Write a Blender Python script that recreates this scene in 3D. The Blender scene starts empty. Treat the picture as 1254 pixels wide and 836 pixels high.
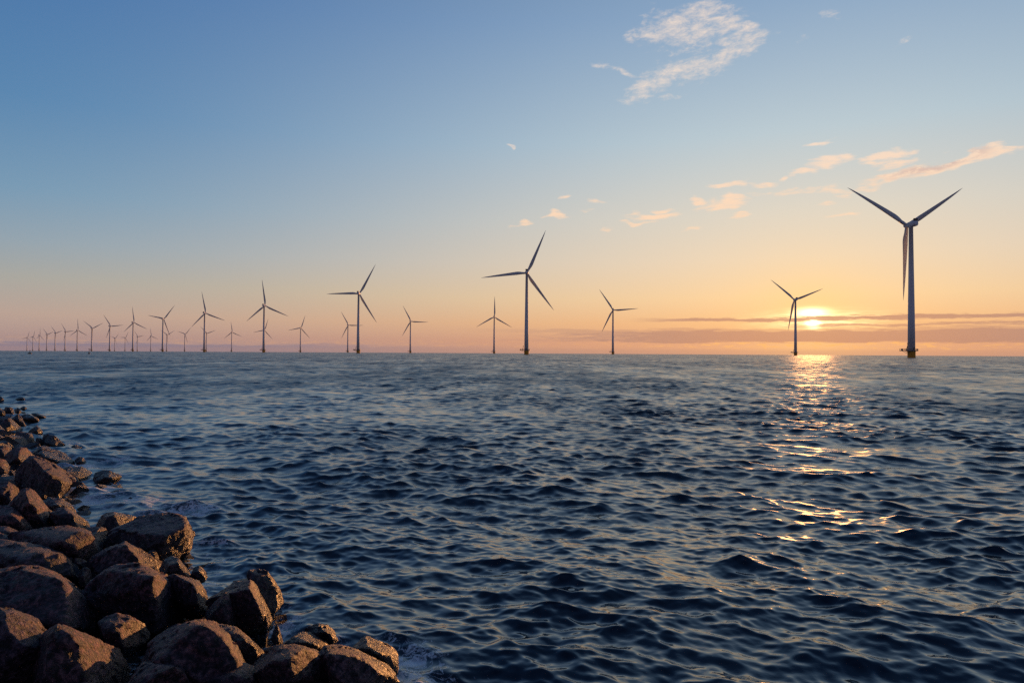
import bpy, bmesh, math, random
import numpy as np
from mathutils import Vector, Matrix

R = math.radians
SC = bpy.context.scene
COL = SC.collection
EYE = 2.0
F = 836.0                       # focal length for a 1254 px wide picture
EARTH = 6.371e6
random.seed(7)
RNG = np.random.default_rng(11)

# ------------------------------------------------------------------ camera
PITCH, ROLL = R(0.95), R(0.315)
fwd = Vector((0, math.cos(PITCH), math.sin(PITCH)))
right0 = Vector((1, 0, 0))
up0 = right0.cross(fwd)
right = (right0 * math.cos(ROLL) + up0 * math.sin(ROLL)).normalized()
up = right.cross(fwd).normalized()
cam = bpy.data.objects.new('camera', bpy.data.cameras.new('camera'))
COL.objects.link(cam)
cam.matrix_world = Matrix(((right.x, up.x, -fwd.x, 0), (right.y, up.y, -fwd.y, 0), (right.z, up.z, -fwd.z, EYE), (0, 0, 0, 1)))
cam.data.sensor_width = 36; cam.data.lens = 24
cam.data.clip_start = 0.05; cam.data.clip_end = 60000
SC.camera = cam

def ray(px, py):
    """direction of the sight line through a point of the photograph, scaled to depth y = 1"""
    d = fwd + right * ((px - 627) / F) + up * (-(py - 418) / F)
    return d / d.y

# ------------------------------------------------------------------ helpers
def tag(o, label=None, cat=None, group=None, kind=None):
    if label: o['label'] = label
    if cat: o['category'] = cat
    if group: o['group'] = group
    if kind: o['kind'] = kind
    return o

def mesh_np(name, V, Q, smooth=True):
    me = bpy.data.meshes.new(name)
    V = np.asarray(V, np.float32); Q = np.asarray(Q, np.int32)
    n = Q.shape[1]
    me.vertices.add(len(V)); me.vertices.foreach_set('co', V.ravel())
    me.loops.add(Q.size); me.loops.foreach_set('vertex_index', Q.ravel())
    me.polygons.add(len(Q))
    me.polygons.foreach_set('loop_start', np.arange(0, Q.size, n, dtype=np.int32))
    me.polygons.foreach_set('loop_total', np.full(len(Q), n, np.int32))
    me.polygons.foreach_set('use_smooth', np.full(len(Q), smooth))
    me.update(calc_edges=True)
    return me

def link(name, me, mat=None, parent=None):
    o = bpy.data.objects.new(name, me); COL.objects.link(o)
    if mat: me.materials.append(mat)
    if parent: o.parent = parent
    return o

def bm_obj(name, bm, mat, parent=None, smooth=True):
    me = bpy.data.meshes.new(name); bmesh.ops.recalc_face_normals(bm, faces=bm.faces)
    bm.to_mesh(me); bm.free()
    for p in me.polygons: p.use_smooth = smooth
    return link(name, me, mat, parent)

def add_box(bm, c, s, rot=None):
    m = Matrix.Translation(c)
    if rot is not None: m = m @ rot
    bmesh.ops.create_cube(bm, size=1, matrix=m @ Matrix.Diagonal((s[0], s[1], s[2], 1)))

def add_tube(bm, a, b, r, seg=8, r2=None):
    a, b = Vector(a), Vector(b); d = b - a
    q = Vector((0, 0, 1)).rotation_difference(d.normalized()).to_matrix().to_4x4()
    bmesh.ops.create_cone(bm, cap_ends=True, segments=seg, radius1=r, radius2=r if r2 is None else r2, depth=d.length,
                          matrix=Matrix.Translation((a + b) / 2) @ q)

def add_lathe(bm, prof, seg=32, cx=0, cy=0):
    rings = []
    for z, r in prof:
        rings.append([bm.verts.new((cx + r * math.cos(2 * math.pi * i / seg), cy + r * math.sin(2 * math.pi * i / seg), z)) for i in range(seg)])
    for a, b in zip(rings, rings[1:]):
        for i in range(seg):
            bm.faces.new((a[i], a[(i + 1) % seg], b[(i + 1) % seg], b[i]))
    bm.faces.new(rings[0][::-1]); bm.faces.new(rings[-1])

# numpy gradient noise
_P = np.concatenate([RNG.permutation(256)] * 3).astype(np.int64)
_G = RNG.normal(size=(256, 3)); _G /= np.linalg.norm(_G, axis=1)[:, None]
def pnoise(p):
    i = np.floor(p).astype(np.int64); f = p - i; i &= 255
    u = f * f * f * (f * (f * 6 - 15) + 10)
    out = 0
    for dx in (0, 1):
        wx = u[:, 0] if dx else 1 - u[:, 0]
        for dy in (0, 1):
            wy = u[:, 1] if dy else 1 - u[:, 1]
            for dz in (0, 1):
                wz = u[:, 2] if dz else 1 - u[:, 2]
                h = _P[_P[_P[i[:, 0] + dx] + i[:, 1] + dy] + i[:, 2] + dz]
                g = _G[h]
                out = out + wx * wy * wz * (g[:, 0] * (f[:, 0] - dx) + g[:, 1] * (f[:, 1] - dy) + g[:, 2] * (f[:, 2] - dz))
    return out
def fbm(p, oct=4, gain=.5, ridged=False):
    s = 0; a = 1.0
    for o in range(oct):
        n = pnoise(p * (2.03 ** o) + 17.3 * o)
        s = s + a * ((0.35 - np.abs(n)) if ridged else n); a *= gain
    return s

# ------------------------------------------------------------------ node helpers
class NT:
    def __init__(s, nt): s.nt = nt
    def n(s, t, **kw):
        nd = s.nt.nodes.new(t)
        for k, v in kw.items(): setattr(nd, k, v)
        return nd
    def put(s, sock, v):
        if isinstance(v, bpy.types.NodeSocket): s.nt.links.new(v, sock)
        else: sock.default_value = v
    def m(s, op, a, b=0.0, c=0.0, clamp=False):
        nd = s.n('ShaderNodeMath', operation=op, use_clamp=clamp)
        s.put(nd.inputs[0], a); s.put(nd.inputs[1], b)
        if len(nd.inputs) > 2: s.put(nd.inputs[2], c)
        return nd.outputs[0]
    def step(s, v, a, b, lo=0.0, hi=1.0):
        nd = s.n('ShaderNodeMapRange', interpolation_type='SMOOTHSTEP')
        s.put(nd.inputs[0], v); s.put(nd.inputs[1], a); s.put(nd.inputs[2], b); s.put(nd.inputs[3], lo); s.put(nd.inputs[4], hi)
        return nd.outputs[0]
    def ramp(s, v, stops, interp='LINEAR'):
        nd = s.n('ShaderNodeValToRGB'); cr = nd.color_ramp; cr.interpolation = interp
        while len(cr.elements) < len(stops): cr.elements.new(0.5)
        for e, (p, c) in zip(cr.elements, stops):
            e.position = p; e.color = tuple(c) + (1,) if len(c) == 3 else c
        s.put(nd.inputs[0], v); return nd.outputs[0]
    def mix(s, f, a, b, blend='MIX'):
        nd = s.n('ShaderNodeMix', data_type='RGBA', blend_type=blend)
        s.put(nd.inputs[0], f)
        for k, v in ((6, a), (7, b)):
            if isinstance(v, (tuple, list)) and len(v) == 3: v = tuple(v) + (1,)
            s.put(nd.inputs[k], v)
        return nd.outputs[2]
    def xyz(s, x, y, z=0.0):
        nd = s.n('ShaderNodeCombineXYZ'); s.put(nd.inputs[0], x); s.put(nd.inputs[1], y); s.put(nd.inputs[2], z); return nd.outputs[0]
    def noise(s, vec, scale, detail=3, rough=.5, dist=0.0, out=0):
        nd = s.n('ShaderNodeTexNoise'); s.put(nd.inputs['Vector'], vec)
        nd.inputs['Scale'].default_value = scale; nd.inputs['Detail'].default_value = detail
        nd.inputs['Roughness'].default_value = rough; nd.inputs['Distortion'].default_value = dist
        return nd.outputs[out]

def srgb(r, g, b):
    f = lambda v: (v / 255 / 12.92) if v / 255 <= .04045 else ((v / 255 + .055) / 1.055) ** 2.4
    return (f(r), f(g), f(b))

def material(name):
    m = bpy.data.materials.new(name); m.use_nodes = True
    g = NT(m.node_tree); return m, g, m.node_tree.nodes['Principled BSDF']

# ------------------------------------------------------------------ sky
SUN_AZ, SUN_EL = 23.8, 2.57
W = bpy.data.worlds.new('World'); SC.world = W; W.use_nodes = True
g = NT(W.node_tree)
for nd in list(W.node_tree.nodes): W.node_tree.nodes.remove(nd)
tc = g.n('ShaderNodeTexCoord').outputs['Generated']
sp = g.n('ShaderNodeSeparateXYZ'); g.put(sp.inputs[0], tc)
X, Y, Z = sp.outputs
DEG = 180 / math.pi
EL = g.m('MULTIPLY', g.m('ARCSINE', Z), DEG)
AZ = g.m('MULTIPLY', g.m('ARCTAN2', X, Y), DEG)
daz = g.m('ABSOLUTE', g.m('WRAP', g.m('SUBTRACT', AZ, SUN_AZ), 180.0, -180.0))
elf = g.m('POWER', g.m('DIVIDE', g.m('MAXIMUM', EL, 0.0), 90.0, clamp=True), 0.5)   # sqrt: fine near the horizon
def sky_ramp(st):
    return g.ramp(elf, [(math.sqrt(max(e, 0) / 90), srgb(*c)) for e, c in st])
far_side = sky_ramp([(0, (148, 132, 140)), (.9, (168, 144, 141)), (2.5, (182, 160, 148)), (5, (164, 164, 158)), (7.5, (142, 160, 172)), (11, (114, 150, 177)), (17, (84, 130, 172)), (26, (67, 112, 164)), (38, (46, 84, 134)), (52, (30, 56, 96)), (90, (18, 36, 66))])
sun_side = sky_ramp([(0, (205, 150, 122)), (1, (224, 160, 120)), (2.5, (238, 182, 128)), (4.5, (240, 203, 156)), (7.5, (228, 208, 182)), (11, (212, 207, 195)), (17, (178, 197, 207)), (26, (134, 163, 193)), (38, (88, 122, 160)), (52, (40, 68, 108)), (90, (18, 36, 66))])
back_side = sky_ramp([(0, (88, 84, 102)), (6, (114, 106, 126)), (14, (102, 104, 132)), (30, (68, 86, 120)), (60, (28, 50, 86)), (90, (18, 36, 66))])
w1 = g.step(daz, 0.0, 66.0); w2 = g.step(daz, 55.0, 130.0)
base = g.mix(w2, g.mix(w1, sun_side, far_side), back_side)

# glow round the sun
dax = g.m('MULTIPLY', g.m('WRAP', g.m('SUBTRACT', AZ, SUN_AZ), 180.0, -180.0), 1.0)
del_ = g.m('SUBTRACT', EL, SUN_EL)
def gauss(ax, ay, cx, cy, sx, sy):
    a = g.m('DIVIDE', g.m('SUBTRACT', ax, cx), sx); b = g.m('DIVIDE', g.m('SUBTRACT', ay, cy), sy)
    q = g.m('ADD', g.m('MULTIPLY', a, a), g.m('MULTIPLY', b, b))
    return g.m('EXPONENT', g.m('MULTIPLY', q, -1.0))
dist = g.m('SQRT', g.m('ADD', g.m('MULTIPLY', dax, dax), g.m('MULTIPLY', g.m('MULTIPLY', del_, del_), 1.6)))
halo = g.m('EXPONENT', g.m('MULTIPLY', dist, -1 / 3.0))
wide = g.m('EXPONENT', g.m('MULTIPLY', dist, -1 / 13.0))

# low stratus: thin streaks and a broad bank along the horizon
nv = g.xyz(g.m('MULTIPLY', AZ, 0.16), g.m('MULTIPLY', EL, 1.6))
n1 = g.m('SUBTRACT', g.noise(nv, 1.0, 4, .55), 0.5)
n2 = g.m('SUBTRACT', g.noise(g.xyz(g.m('MULTIPLY', AZ, 0.5), g.m('MULTIPLY', EL, 6.0), 4.0), 1.0, 8, .72), 0.5)
elw = g.m('ADD', EL, g.m('ADD', g.m('MULTIPLY', n1, 0.55), g.m('MULTIPLY', n2, 0.75)))
def band(lo, hi, soft, src=elw):
    return g.m('MULTIPLY', g.step(src, lo - soft, lo + soft), g.step(src, hi - soft, hi + soft, 1.0, 0.0))
streak = g.m('MULTIPLY', band(2.60, 2.90, .06), g.step(AZ, 9.0, 15.0))
streak2 = g.m('MULTIPLY', g.m('MULTIPLY', band(2.12, 2.3, .06), g.step(AZ, 20.0, 25.0)), .85)
streak3 = g.m('MULTIPLY', g.m('MULTIPLY', band(1.72, 2.0, .06), g.step(AZ, -6.0, 8.0)), .5)
bank = g.m('MULTIPLY', g.m('MULTIPLY', band(.92, 1.86, .09), g.step(g.m('ADD', AZ, g.m('MULTIPLY', n2, 30.0)), -1.0, 13.0)), 1.0)
low = g.m('MULTIPLY', g.m('MULTIPLY', g.step(elw, .42, .66, 1.0, 0.0), g.step(AZ, -32.0, 4.0, 1.0, 0.0)), 0.85)
lowr = g.m('MULTIPLY', g.step(EL, .15, .55, 1.0, 0.0), 0.35)
cloud_col = g.mix(g.step(daz, 0.0, 40.0), srgb(186, 138, 116), srgb(158, 134, 132))
sky = g.mix(g.m('MULTIPLY', halo, 0.95), base, (1.05, 0.66, 0.22))
sky = g.mix(g.m('MULTIPLY', wide, 0.16), sky, (1.0, 0.74, 0.40))
dark = g.m('MAXIMUM', g.m('MAXIMUM', streak, streak2), g.m('MAXIMUM', bank, streak3))
sky = g.mix(g.m('MULTIPLY', dark, .92), sky, cloud_col)
sky = g.mix(low, sky, srgb(118, 118, 142))
sky = g.mix(lowr, sky, srgb(176, 138, 124))
# broken lit edges under the bank
fl = g.noise(g.xyz(g.m('MULTIPLY', AZ, 1.1), g.m('MULTIPLY', EL, 6.0), 9.0), 1.0, 4, .6)
fleck = g.m('MULTIPLY', g.m('MULTIPLY', band(.5, .92, .12), g.step(fl, .5, .6)), g.step(daz, 5.0, 17.0, 1.0, 0.15))
sky = g.mix(g.m('MULTIPLY', fleck, .8), sky, srgb(250, 186, 112))

# altocumulus: high thin cloud patches lit pink from below
cn = g.noise(g.xyz(g.m('MULTIPLY', AZ, .32), g.m('MULTIPLY', EL, .62), 2.0), 1.0, 2, .5, out=1)
csep = g.n('ShaderNodeSeparateXYZ'); g.put(csep.inputs[0], cn)
AZw = g.m('ADD', AZ, g.m('MULTIPLY', g.m('SUBTRACT', csep.outputs[0], .5), 4.2))
ELw = g.m('ADD', EL, g.m('MULTIPLY', g.m('SUBTRACT', csep.outputs[1], .5), 2.2))
def ell(px, py, rx, ry, rot=0.0, k=1.0, warp=True):
    """soft patch of sky at the bearing of a picture point; half-sizes in picture pixels"""
    d = ray(px, py).normalized(); az = math.degrees(math.atan2(d.x, d.y)); e = math.degrees(math.asin(d.z))
    kx = math.degrees(1 / F) * math.cos(R(az)) ** 2; ky = math.degrees(1 / F) * math.cos(R(az))
    A, E = (AZw, ELw) if warp else (AZ, EL)
    a = g.m('SUBTRACT', A, az); b = g.m('SUBTRACT', E, e); c, s = math.cos(R(rot)), math.sin(R(rot))
    u = g.m('ADD', g.m('MULTIPLY', a, c), g.m('MULTIPLY', b, s)); v = g.m('SUBTRACT', g.m('MULTIPLY', b, c), g.m('MULTIPLY', a, s))
    u = g.m('DIVIDE', u, rx * kx); v = g.m('DIVIDE', v, ry * ky)
    q = g.m('SQRT', g.m('ADD', g.m('MULTIPLY', u, u), g.m('MULTIPLY', v, v)))
    return g.m('MULTIPLY', g.step(q, 0.25, 1.35, 1.0, 0.0), k)
big = None
for a in [(850, 20, 60, 17, 0), (850, 40, 58, 13, 0), (815, 38, 40, 12, 0), (905, 42, 40, 8, -8), (845, 60, 50, 8, 0, .5), (885, 30, 45, 13, 0), (925, 38, 26, 8, -10), (893, 66, 42, 13, 28), (850, 84, 48, 13, 12),
          (808, 98, 40, 14, 20), (780, 112, 20, 14, 60), (760, 92, 26, 7, -20, .85), (742, 84, 22, 6, -10, .7), (776, 40, 12, 6, 0, .8), (830, 118, 22, 5, 0, .6), (790, 20, 8, 16, 0, .6),
          (1020, 18, 9, 6, 30, .5), (985, 45, 8, 4, 20, .6), (1095, 56, 10, 4, 30, .6), (880, 8, 10, 4, 0, .6)]:
    e = ell(*a); big = e if big is None else g.m('MAXIMUM', big, e)
small = None
for a in [(1160, 200, 78, 10, 9), (1110, 210, 60, 8, 8), (1180, 193, 60, 8, 7), (1205, 190, 40, 6, 5), (1020, 199, 36, 8, 3), (1085, 190, 34, 8, 8), (1095, 198, 26, 6, 8, .8), (890, 229, 30, 6, 0), (1010, 178, 20, 5, 14, .8),
          (800, 262, 38, 6, 0), (815, 253, 16, 5, 0), (778, 272, 22, 4, 0, .8), (890, 250, 46, 7, 0), (855, 245, 14, 4, 0), (1040, 259, 26, 4, 0, .75),
          (1020, 232, 40, 8, 0, .7), (958, 213, 14, 4, 0, .7), (680, 268, 28, 4, 0, .9), (635, 276, 18, 4, 0, .9), (730, 248, 18, 4, 0, .7), (693, 243, 8, 4, 0, .7), (623, 181, 5, 2, 0, .6), (745, 285, 12, 5, 0, .55), (850, 281, 18, 3, 0, .7), (930, 222, 22, 4, 0, .8), (905, 262, 20, 3, 0, .7), (985, 208, 26, 5, 5, .8), (1060, 226, 22, 4, 0, .7), (1230, 184, 22, 3, 5, .8), (1015, 247, 16, 3, 0, .6), (720, 262, 14, 3, 0, .6), (960, 235, 60, 6, 0, .62)]:
    e = ell(*a); small = e if small is None else g.m('MAXIMUM', small, e)
cf = g.m('MULTIPLY_ADD', g.m('SUBTRACT', g.noise(g.xyz(g.m('ADD', g.m('MULTIPLY', AZ, .9), g.m('MULTIPLY', EL, -.3)), g.m('MULTIPLY', EL, 2.1), 5.0), 1.0, 9, .74, .3), .5), 1.5, .5)
cf2 = g.m('MULTIPLY_ADD', g.m('SUBTRACT', g.noise(g.xyz(g.m('MULTIPLY', AZ, .55), g.m('MULTIPLY', EL, 2.6), 7.0), 1.3, 8, .70, .2), .5), 1.25, .5)
am = g.m('MULTIPLY', g.step(g.m('ADD', g.m('MULTIPLY', big, .46), cf), .56, 1.38), g.step(big, 0.0, .3))
bmk = g.m('MULTIPLY', g.step(g.m('ADD', g.m('MULTIPLY', small, .58), cf2), .62, 1.14), g.step(small, 0.0, .3))
alto_col = g.mix(g.step(EL, 9.0, 20.0), srgb(250, 212, 178), srgb(238, 218, 202))
core = g.m('MULTIPLY', ell(1140, 200, 70, 8, 8), g.step(cf, .35, .6))
alto_col = g.mix(g.m('MULTIPLY', core, .8), alto_col, srgb(205, 176, 166))
front = g.step(daz, 60.0, 75.0, 1.0, 0.0)
sky = g.mix(g.m('MULTIPLY', g.m('MULTIPLY', g.m('MAXIMUM', am, bmk), .92), front), sky, alto_col)
# burning core seen through gaps in the streaks
open_ = g.m('SUBTRACT', 1.0, g.m('MULTIPLY', dark, .93))
c1 = g.m('MULTIPLY', gauss(AZ, EL, SUN_AZ, 2.40, .42, .34), 5.0)
c2 = g.m('MULTIPLY', gauss(AZ, EL, SUN_AZ - .1, 3.22, 1.0, .30), 2.6)
c3 = g.m('MULTIPLY', g.m('MULTIPLY', gauss(AZ, EL, SUN_AZ + .3, 2.6, 3.4, .62), 1.1), g.step(n2, -.12, .12, .25, 1.0))
corev = g.m('MULTIPLY', g.m('ADD', c1, g.m('ADD', c2, c3)), open_)
vm = g.n('ShaderNodeVectorMath', operation='SCALE'); vm.inputs[0].default_value = (1.0, .78, .42); g.put(vm.inputs['Scale'], corev)
va = g.n('ShaderNodeVectorMath', operation='ADD'); g.put(va.inputs[0], sky); g.put(va.inputs[1], vm.outputs[0])
nish = g.n('ShaderNodeTexSky', sky_type='NISHITA', sun_disc=False, sun_elevation=R(SUN_EL), sun_rotation=R(SUN_AZ))
bg1 = g.n('ShaderNodeBackground'); g.put(bg1.inputs[0], nish.outputs[0]); bg1.inputs[1].default_value = 0.004
bg2 = g.n('ShaderNodeBackground'); g.put(bg2.inputs[0], va.outputs[0]); bg2.inputs[1].default_value = 1.04
ad = g.n('ShaderNodeAddShader'); g.put(ad.inputs[0], bg1.outputs[0]); g.put(ad.inputs[1], bg2.outputs[0])
wo = g.n('ShaderNodeOutputWorld'); g.put(wo.inputs[0], ad.outputs[0])
W.cycles.sampling_method = 'MANUAL'; W.cycles.sample_map_resolution = 2048

# ------------------------------------------------------------------ sun
sd = Vector((math.sin(R(SUN_AZ)) * math.cos(R(SUN_EL)), math.cos(R(SUN_AZ)) * math.cos(R(SUN_EL)), math.sin(R(SUN_EL))))
sl = bpy.data.lights.new('sun', 'SUN'); sl.energy = 5.0; sl.angle = R(0.53); sl.color = (1.0, 0.42, 0.13)
so = bpy.data.objects.new('sun', sl); COL.objects.link(so); so.rotation_euler = sd.to_track_quat('Z', 'Y').to_euler()

# ------------------------------------------------------------------ materials
def paint(name, col, rough=.45, dirt=.12):
    m, q, b = material(name)
    co = q.n('ShaderNodeTexCoord').outputs['Object']
    n = q.noise(co, .35, 4, .6)
    q.put(b.inputs['Base Color'], q.mix(q.m('MULTIPLY', n, dirt * 2), col, tuple(c * .6 for c in col)))
    b.inputs['Roughness'].default_value = rough; b.inputs['Specular IOR Level'].default_value = .3; return m
M_white = paint('turbine_paint', (.78, .80, .82), .62)
M_blade = paint('blade_paint', (.66, .68, .70), .62)
M_yellow = paint('yellow_paint', (.80, .46, .05), .5, .3)
M_steel = paint('galvanised_steel', (.22, .21, .20), .5)
M_dark = paint('dark_cooler', (.06, .06, .065), .5)
M_red = paint('marker_paint', (.05, .045, .04), .5)

def rock_mat():
    m, q, b = material('granite_rock')
    oi = q.n('ShaderNodeObjectInfo'); geo = q.n('ShaderNodeNewGeometry'); pos = geo.outputs['Position']
    rnd = oi.outputs['Random']
    off = q.n('ShaderNodeVectorMath', operation='ADD'); q.put(off.inputs[0], pos); q.put(off.inputs[1], q.xyz(q.m('MULTIPLY', rnd, 37.0), q.m('MULTIPLY', rnd, 91.0), 0.0))
    v = off.outputs[0]
    big_ = q.noise(v, 5.0, 5, .6, .4); mid = q.noise(v, 28.0, 6, .65, .3); grain = q.noise(v, 170.0, 4, .6)
    c = q.ramp(mid, [(.40, (.007, .005, .007)), (.47, (.034, .024, .030)), (.54, (.11, .078, .08)), (.66, (.30, .23, .20))])
    c2 = q.ramp(big_, [(.35, (.60, .52, .60)), (.55, (1.0, .86, .84)), (.72, (.80, .86, .90))])
    c = q.mix(1.0, c, c2, 'MULTIPLY')
    tint = q.ramp(rnd, [(0, (1.0, .82, .90)), (.3, (1.05, .90, .84)), (.55, (.72, .84, 1.0)), (.8, (1.5, 1.2, 1.05)), (1, (.70, .62, .74))])
    c = q.mix(1.0, c, tint, 'MULTIPLY')
    c = q.mix(1.0, c, (.98, .80, .94), 'MULTIPLY')
    moss = q.step(q.noise(v, 11.0, 5, .7), .60, .74)
    c = q.mix(q.m('MULTIPLY', moss, .45), c, (.045, .055, .025))
    c = q.mix(q.m('MULTIPLY', q.step(grain, .62, .75), .3), c, (.22, .19, .18))
    s = q.n('ShaderNodeSeparateXYZ'); q.put(s.inputs[0], pos)
    wetn = q.m('ADD', s.outputs[2], q.m('MULTIPLY', q.m('SUBTRACT', big_, .5), .35))
    wet = q.step(wetn, .20, .36, 1.0, 0.0)
    c = q.mix(q.m('MULTIPLY', wet, .62), c, (.006, .006, .007))
    algae = q.m('MULTIPLY', q.step(wetn, .02, .2, 1.0, 0.0), q.step(big_, .42, .6))
    c = q.mix(q.m('MULTIPLY', algae, .6), c, (.022, .028, .010))
    q.put(b.inputs['Base Color'], c)
    q.put(b.inputs['Roughness'], q.m('SUBTRACT', q.m('ADD', .43, q.m('MULTIPLY', mid, .3)), q.m('MULTIPLY', wet, .26)))
    b.inputs['Specular IOR Level'].default_value = .5
    hgt = q.m('ADD', q.m('MULTIPLY', mid, 1.0), q.m('ADD', q.m('MULTIPLY', grain, .12), q.m('MULTIPLY', q.noise(v, 70.0, 4, .6), .45)))
    bp = q.n('ShaderNodeBump'); bp.inputs['Strength'].default_value = 1.0; bp.inputs['Distance'].default_value = .035
    q.put(bp.inputs['Height'], hgt); q.put(b.inputs['Normal'], bp.outputs[0])
    return m
M_rock = rock_mat()

def water_mat():
    m, q, b = material('sea_water')
    geo = q.n('ShaderNodeNewGeometry'); pos = geo.outputs['Position']
    at = q.n('ShaderNodeAttribute', attribute_name='ripple').outputs['Fac']
    fo = q.n('ShaderNodeAttribute', attribute_name='foam').outputs['Fac']
    nr = q.n('ShaderNodeAttribute', attribute_name='near').outputs['Fac']
    b.inputs['Base Color'].default_value = (.002, .006, .010, 1)
    b.inputs['IOR'].default_value = 1.85
    sepp = q.n('ShaderNodeSeparateXYZ'); q.put(sepp.inputs[0], pos)
    st = q.xyz(q.m('MULTIPLY', sepp.outputs[0], .8), sepp.outputs[1], 0.0)
    h = q.m('ADD', q.noise(st, 22.0, 3, .55, .4), q.m('MULTIPLY', q.noise(st, 7.0, 3, .5, .6), 1.4))
    bp = q.n('ShaderNodeBump'); bp.inputs['Distance'].default_value = .010
    q.put(bp.inputs['Strength'], q.m('MULTIPLY', nr, .15)); q.put(bp.inputs['Height'], h)
    # foam: broken lacy patches
    f1 = q.noise(pos, 13.0, 7, .72, 1.2); f2 = q.noise(pos, 2.2, 4, .6, .8)
    thr = q.m('SUBTRACT', .73, q.m('MULTIPLY', q.m('ADD', fo, q.m('MULTIPLY', q.m('SUBTRACT', f2, .5), 1.1)), .46))
    lace = q.m('SUBTRACT', 1.0, q.m('MULTIPLY', q.m('ABSOLUTE', q.m('SUBTRACT', q.noise(pos, 6.0, 5, .62, 1.5), .5)), 9.0))
    lv = q.m('MAXIMUM', q.m('MULTIPLY', lace, .62), f1)
    fm = q.step(lv, thr, q.m('ADD', thr, .13))
    fm = q.m('MULTIPLY', fm, q.step(fo, .02, .12), clamp=True)
    q.put(b.inputs['Base Color'], q.mix(fm, (.002, .006, .010), (.80, .81, .82)))
    gust = q.m('ADD', q.noise(q.xyz(q.m('MULTIPLY', sepp.outputs[0], .10), q.m('MULTIPLY', sepp.outputs[1], .022), 1.0), 1.0, 5, .65, .3),
               q.m('MULTIPLY', q.noise(q.xyz(q.m('MULTIPLY', sepp.outputs[0], .9), q.m('MULTIPLY', sepp.outputs[1], .09), 6.0), 1.0, 3, .6, .2), .8))
    patch = q.step(gust, .66, 1.12, .42, 1.35)
    q.put(b.inputs['Roughness'], q.m('ADD', q.m('SQRT', q.m('MULTIPLY', at, patch)), q.m('MULTIPLY', fm, .5)))
    # wavelets too small for the mesh far out: tilt the surface directly
    nz = q.noise(q.xyz(q.m('MULTIPLY', sepp.outputs[0], .55), sepp.outputs[1], 3.0), .8, 3, .6, .2, out=1)
    v1 = q.n('ShaderNodeVectorMath', operation='SUBTRACT'); q.put(v1.inputs[0], nz); v1.inputs[1].default_value = (.5, .5, .5)
    v2 = q.n('ShaderNodeVectorMath', operation='MULTIPLY'); q.put(v2.inputs[0], v1.outputs[0]); v2.inputs[1].default_value = (.8, 2.3, 0)
    v3 = q.n('ShaderNodeVectorMath', operation='SCALE'); q.put(v3.inputs[0], v2.outputs[0]); q.put(v3.inputs['Scale'], q.m('MULTIPLY', q.n('ShaderNodeAttribute', attribute_name='wavelets').outputs['Fac'], patch))
    v4 = q.n('ShaderNodeVectorMath', operation='ADD'); q.put(v4.inputs[0], bp.outputs[0]); q.put(v4.inputs[1], v3.outputs[0])
    v5 = q.n('ShaderNodeVectorMath', operation='NORMALIZE'); q.put(v5.inputs[0], v4.outputs[0])
    q.put(b.inputs['Normal'], v5.outputs[0])
    return m
M_water = water_mat()

# ------------------------------------------------------------------ rocks
SLOPE, H0 = .12, .10
def inland(x, y): return ((x + .7) * -1 + (y - 4.25) * -1) / math.sqrt(2)
def depth_at(px, py, h=H0):
    d = ray(px, py)     # EYE + d.z t = h + s*inland(d.x t, t)
    c0 = h + SLOPE * (-.7 + 4.25) / math.sqrt(2); k = -SLOPE * (d.x + 1) / math.sqrt(2)
    t = (c0 - EYE) / (d.z - k)
    d0 = (h - .06 - EYE) / d.z
    return min(t, d0) if d0 > 0 and inland(d.x * t, t) < 0 else t

_ico = {}
def ico(n):
    if n not in _ico:
        bm = bmesh.new(); bmesh.ops.create_icosphere(bm, subdivisions=n, radius=1); bm.verts.ensure_lookup_table()
        _ico[n] = (np.array([v.co[:] for v in bm.verts]), np.array([[v.index for v in f.verts] for f in bm.faces])); bm.free()
    return _ico[n]

def hull_planes(P):
    bm = bmesh.new()
    for p in P: bm.verts.new(p)
    r = bmesh.ops.convex_hull(bm, input=list(bm.verts))
    bmesh.ops.recalc_face_normals(bm, faces=bm.faces)
    c = sum((Vector(p) for p in P), Vector()) / len(P)
    out = []
    for f in bm.faces:
        n = f.normal.copy()
        if n.length < .5: continue
        d = n.dot(f.verts[0].co - c)
        if d < 0: n, d = -n, -d
        out.append((n.x, n.y, n.z, max(d, 1e-4)))
    bm.free(); return np.array(c), np.array(out)

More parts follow.
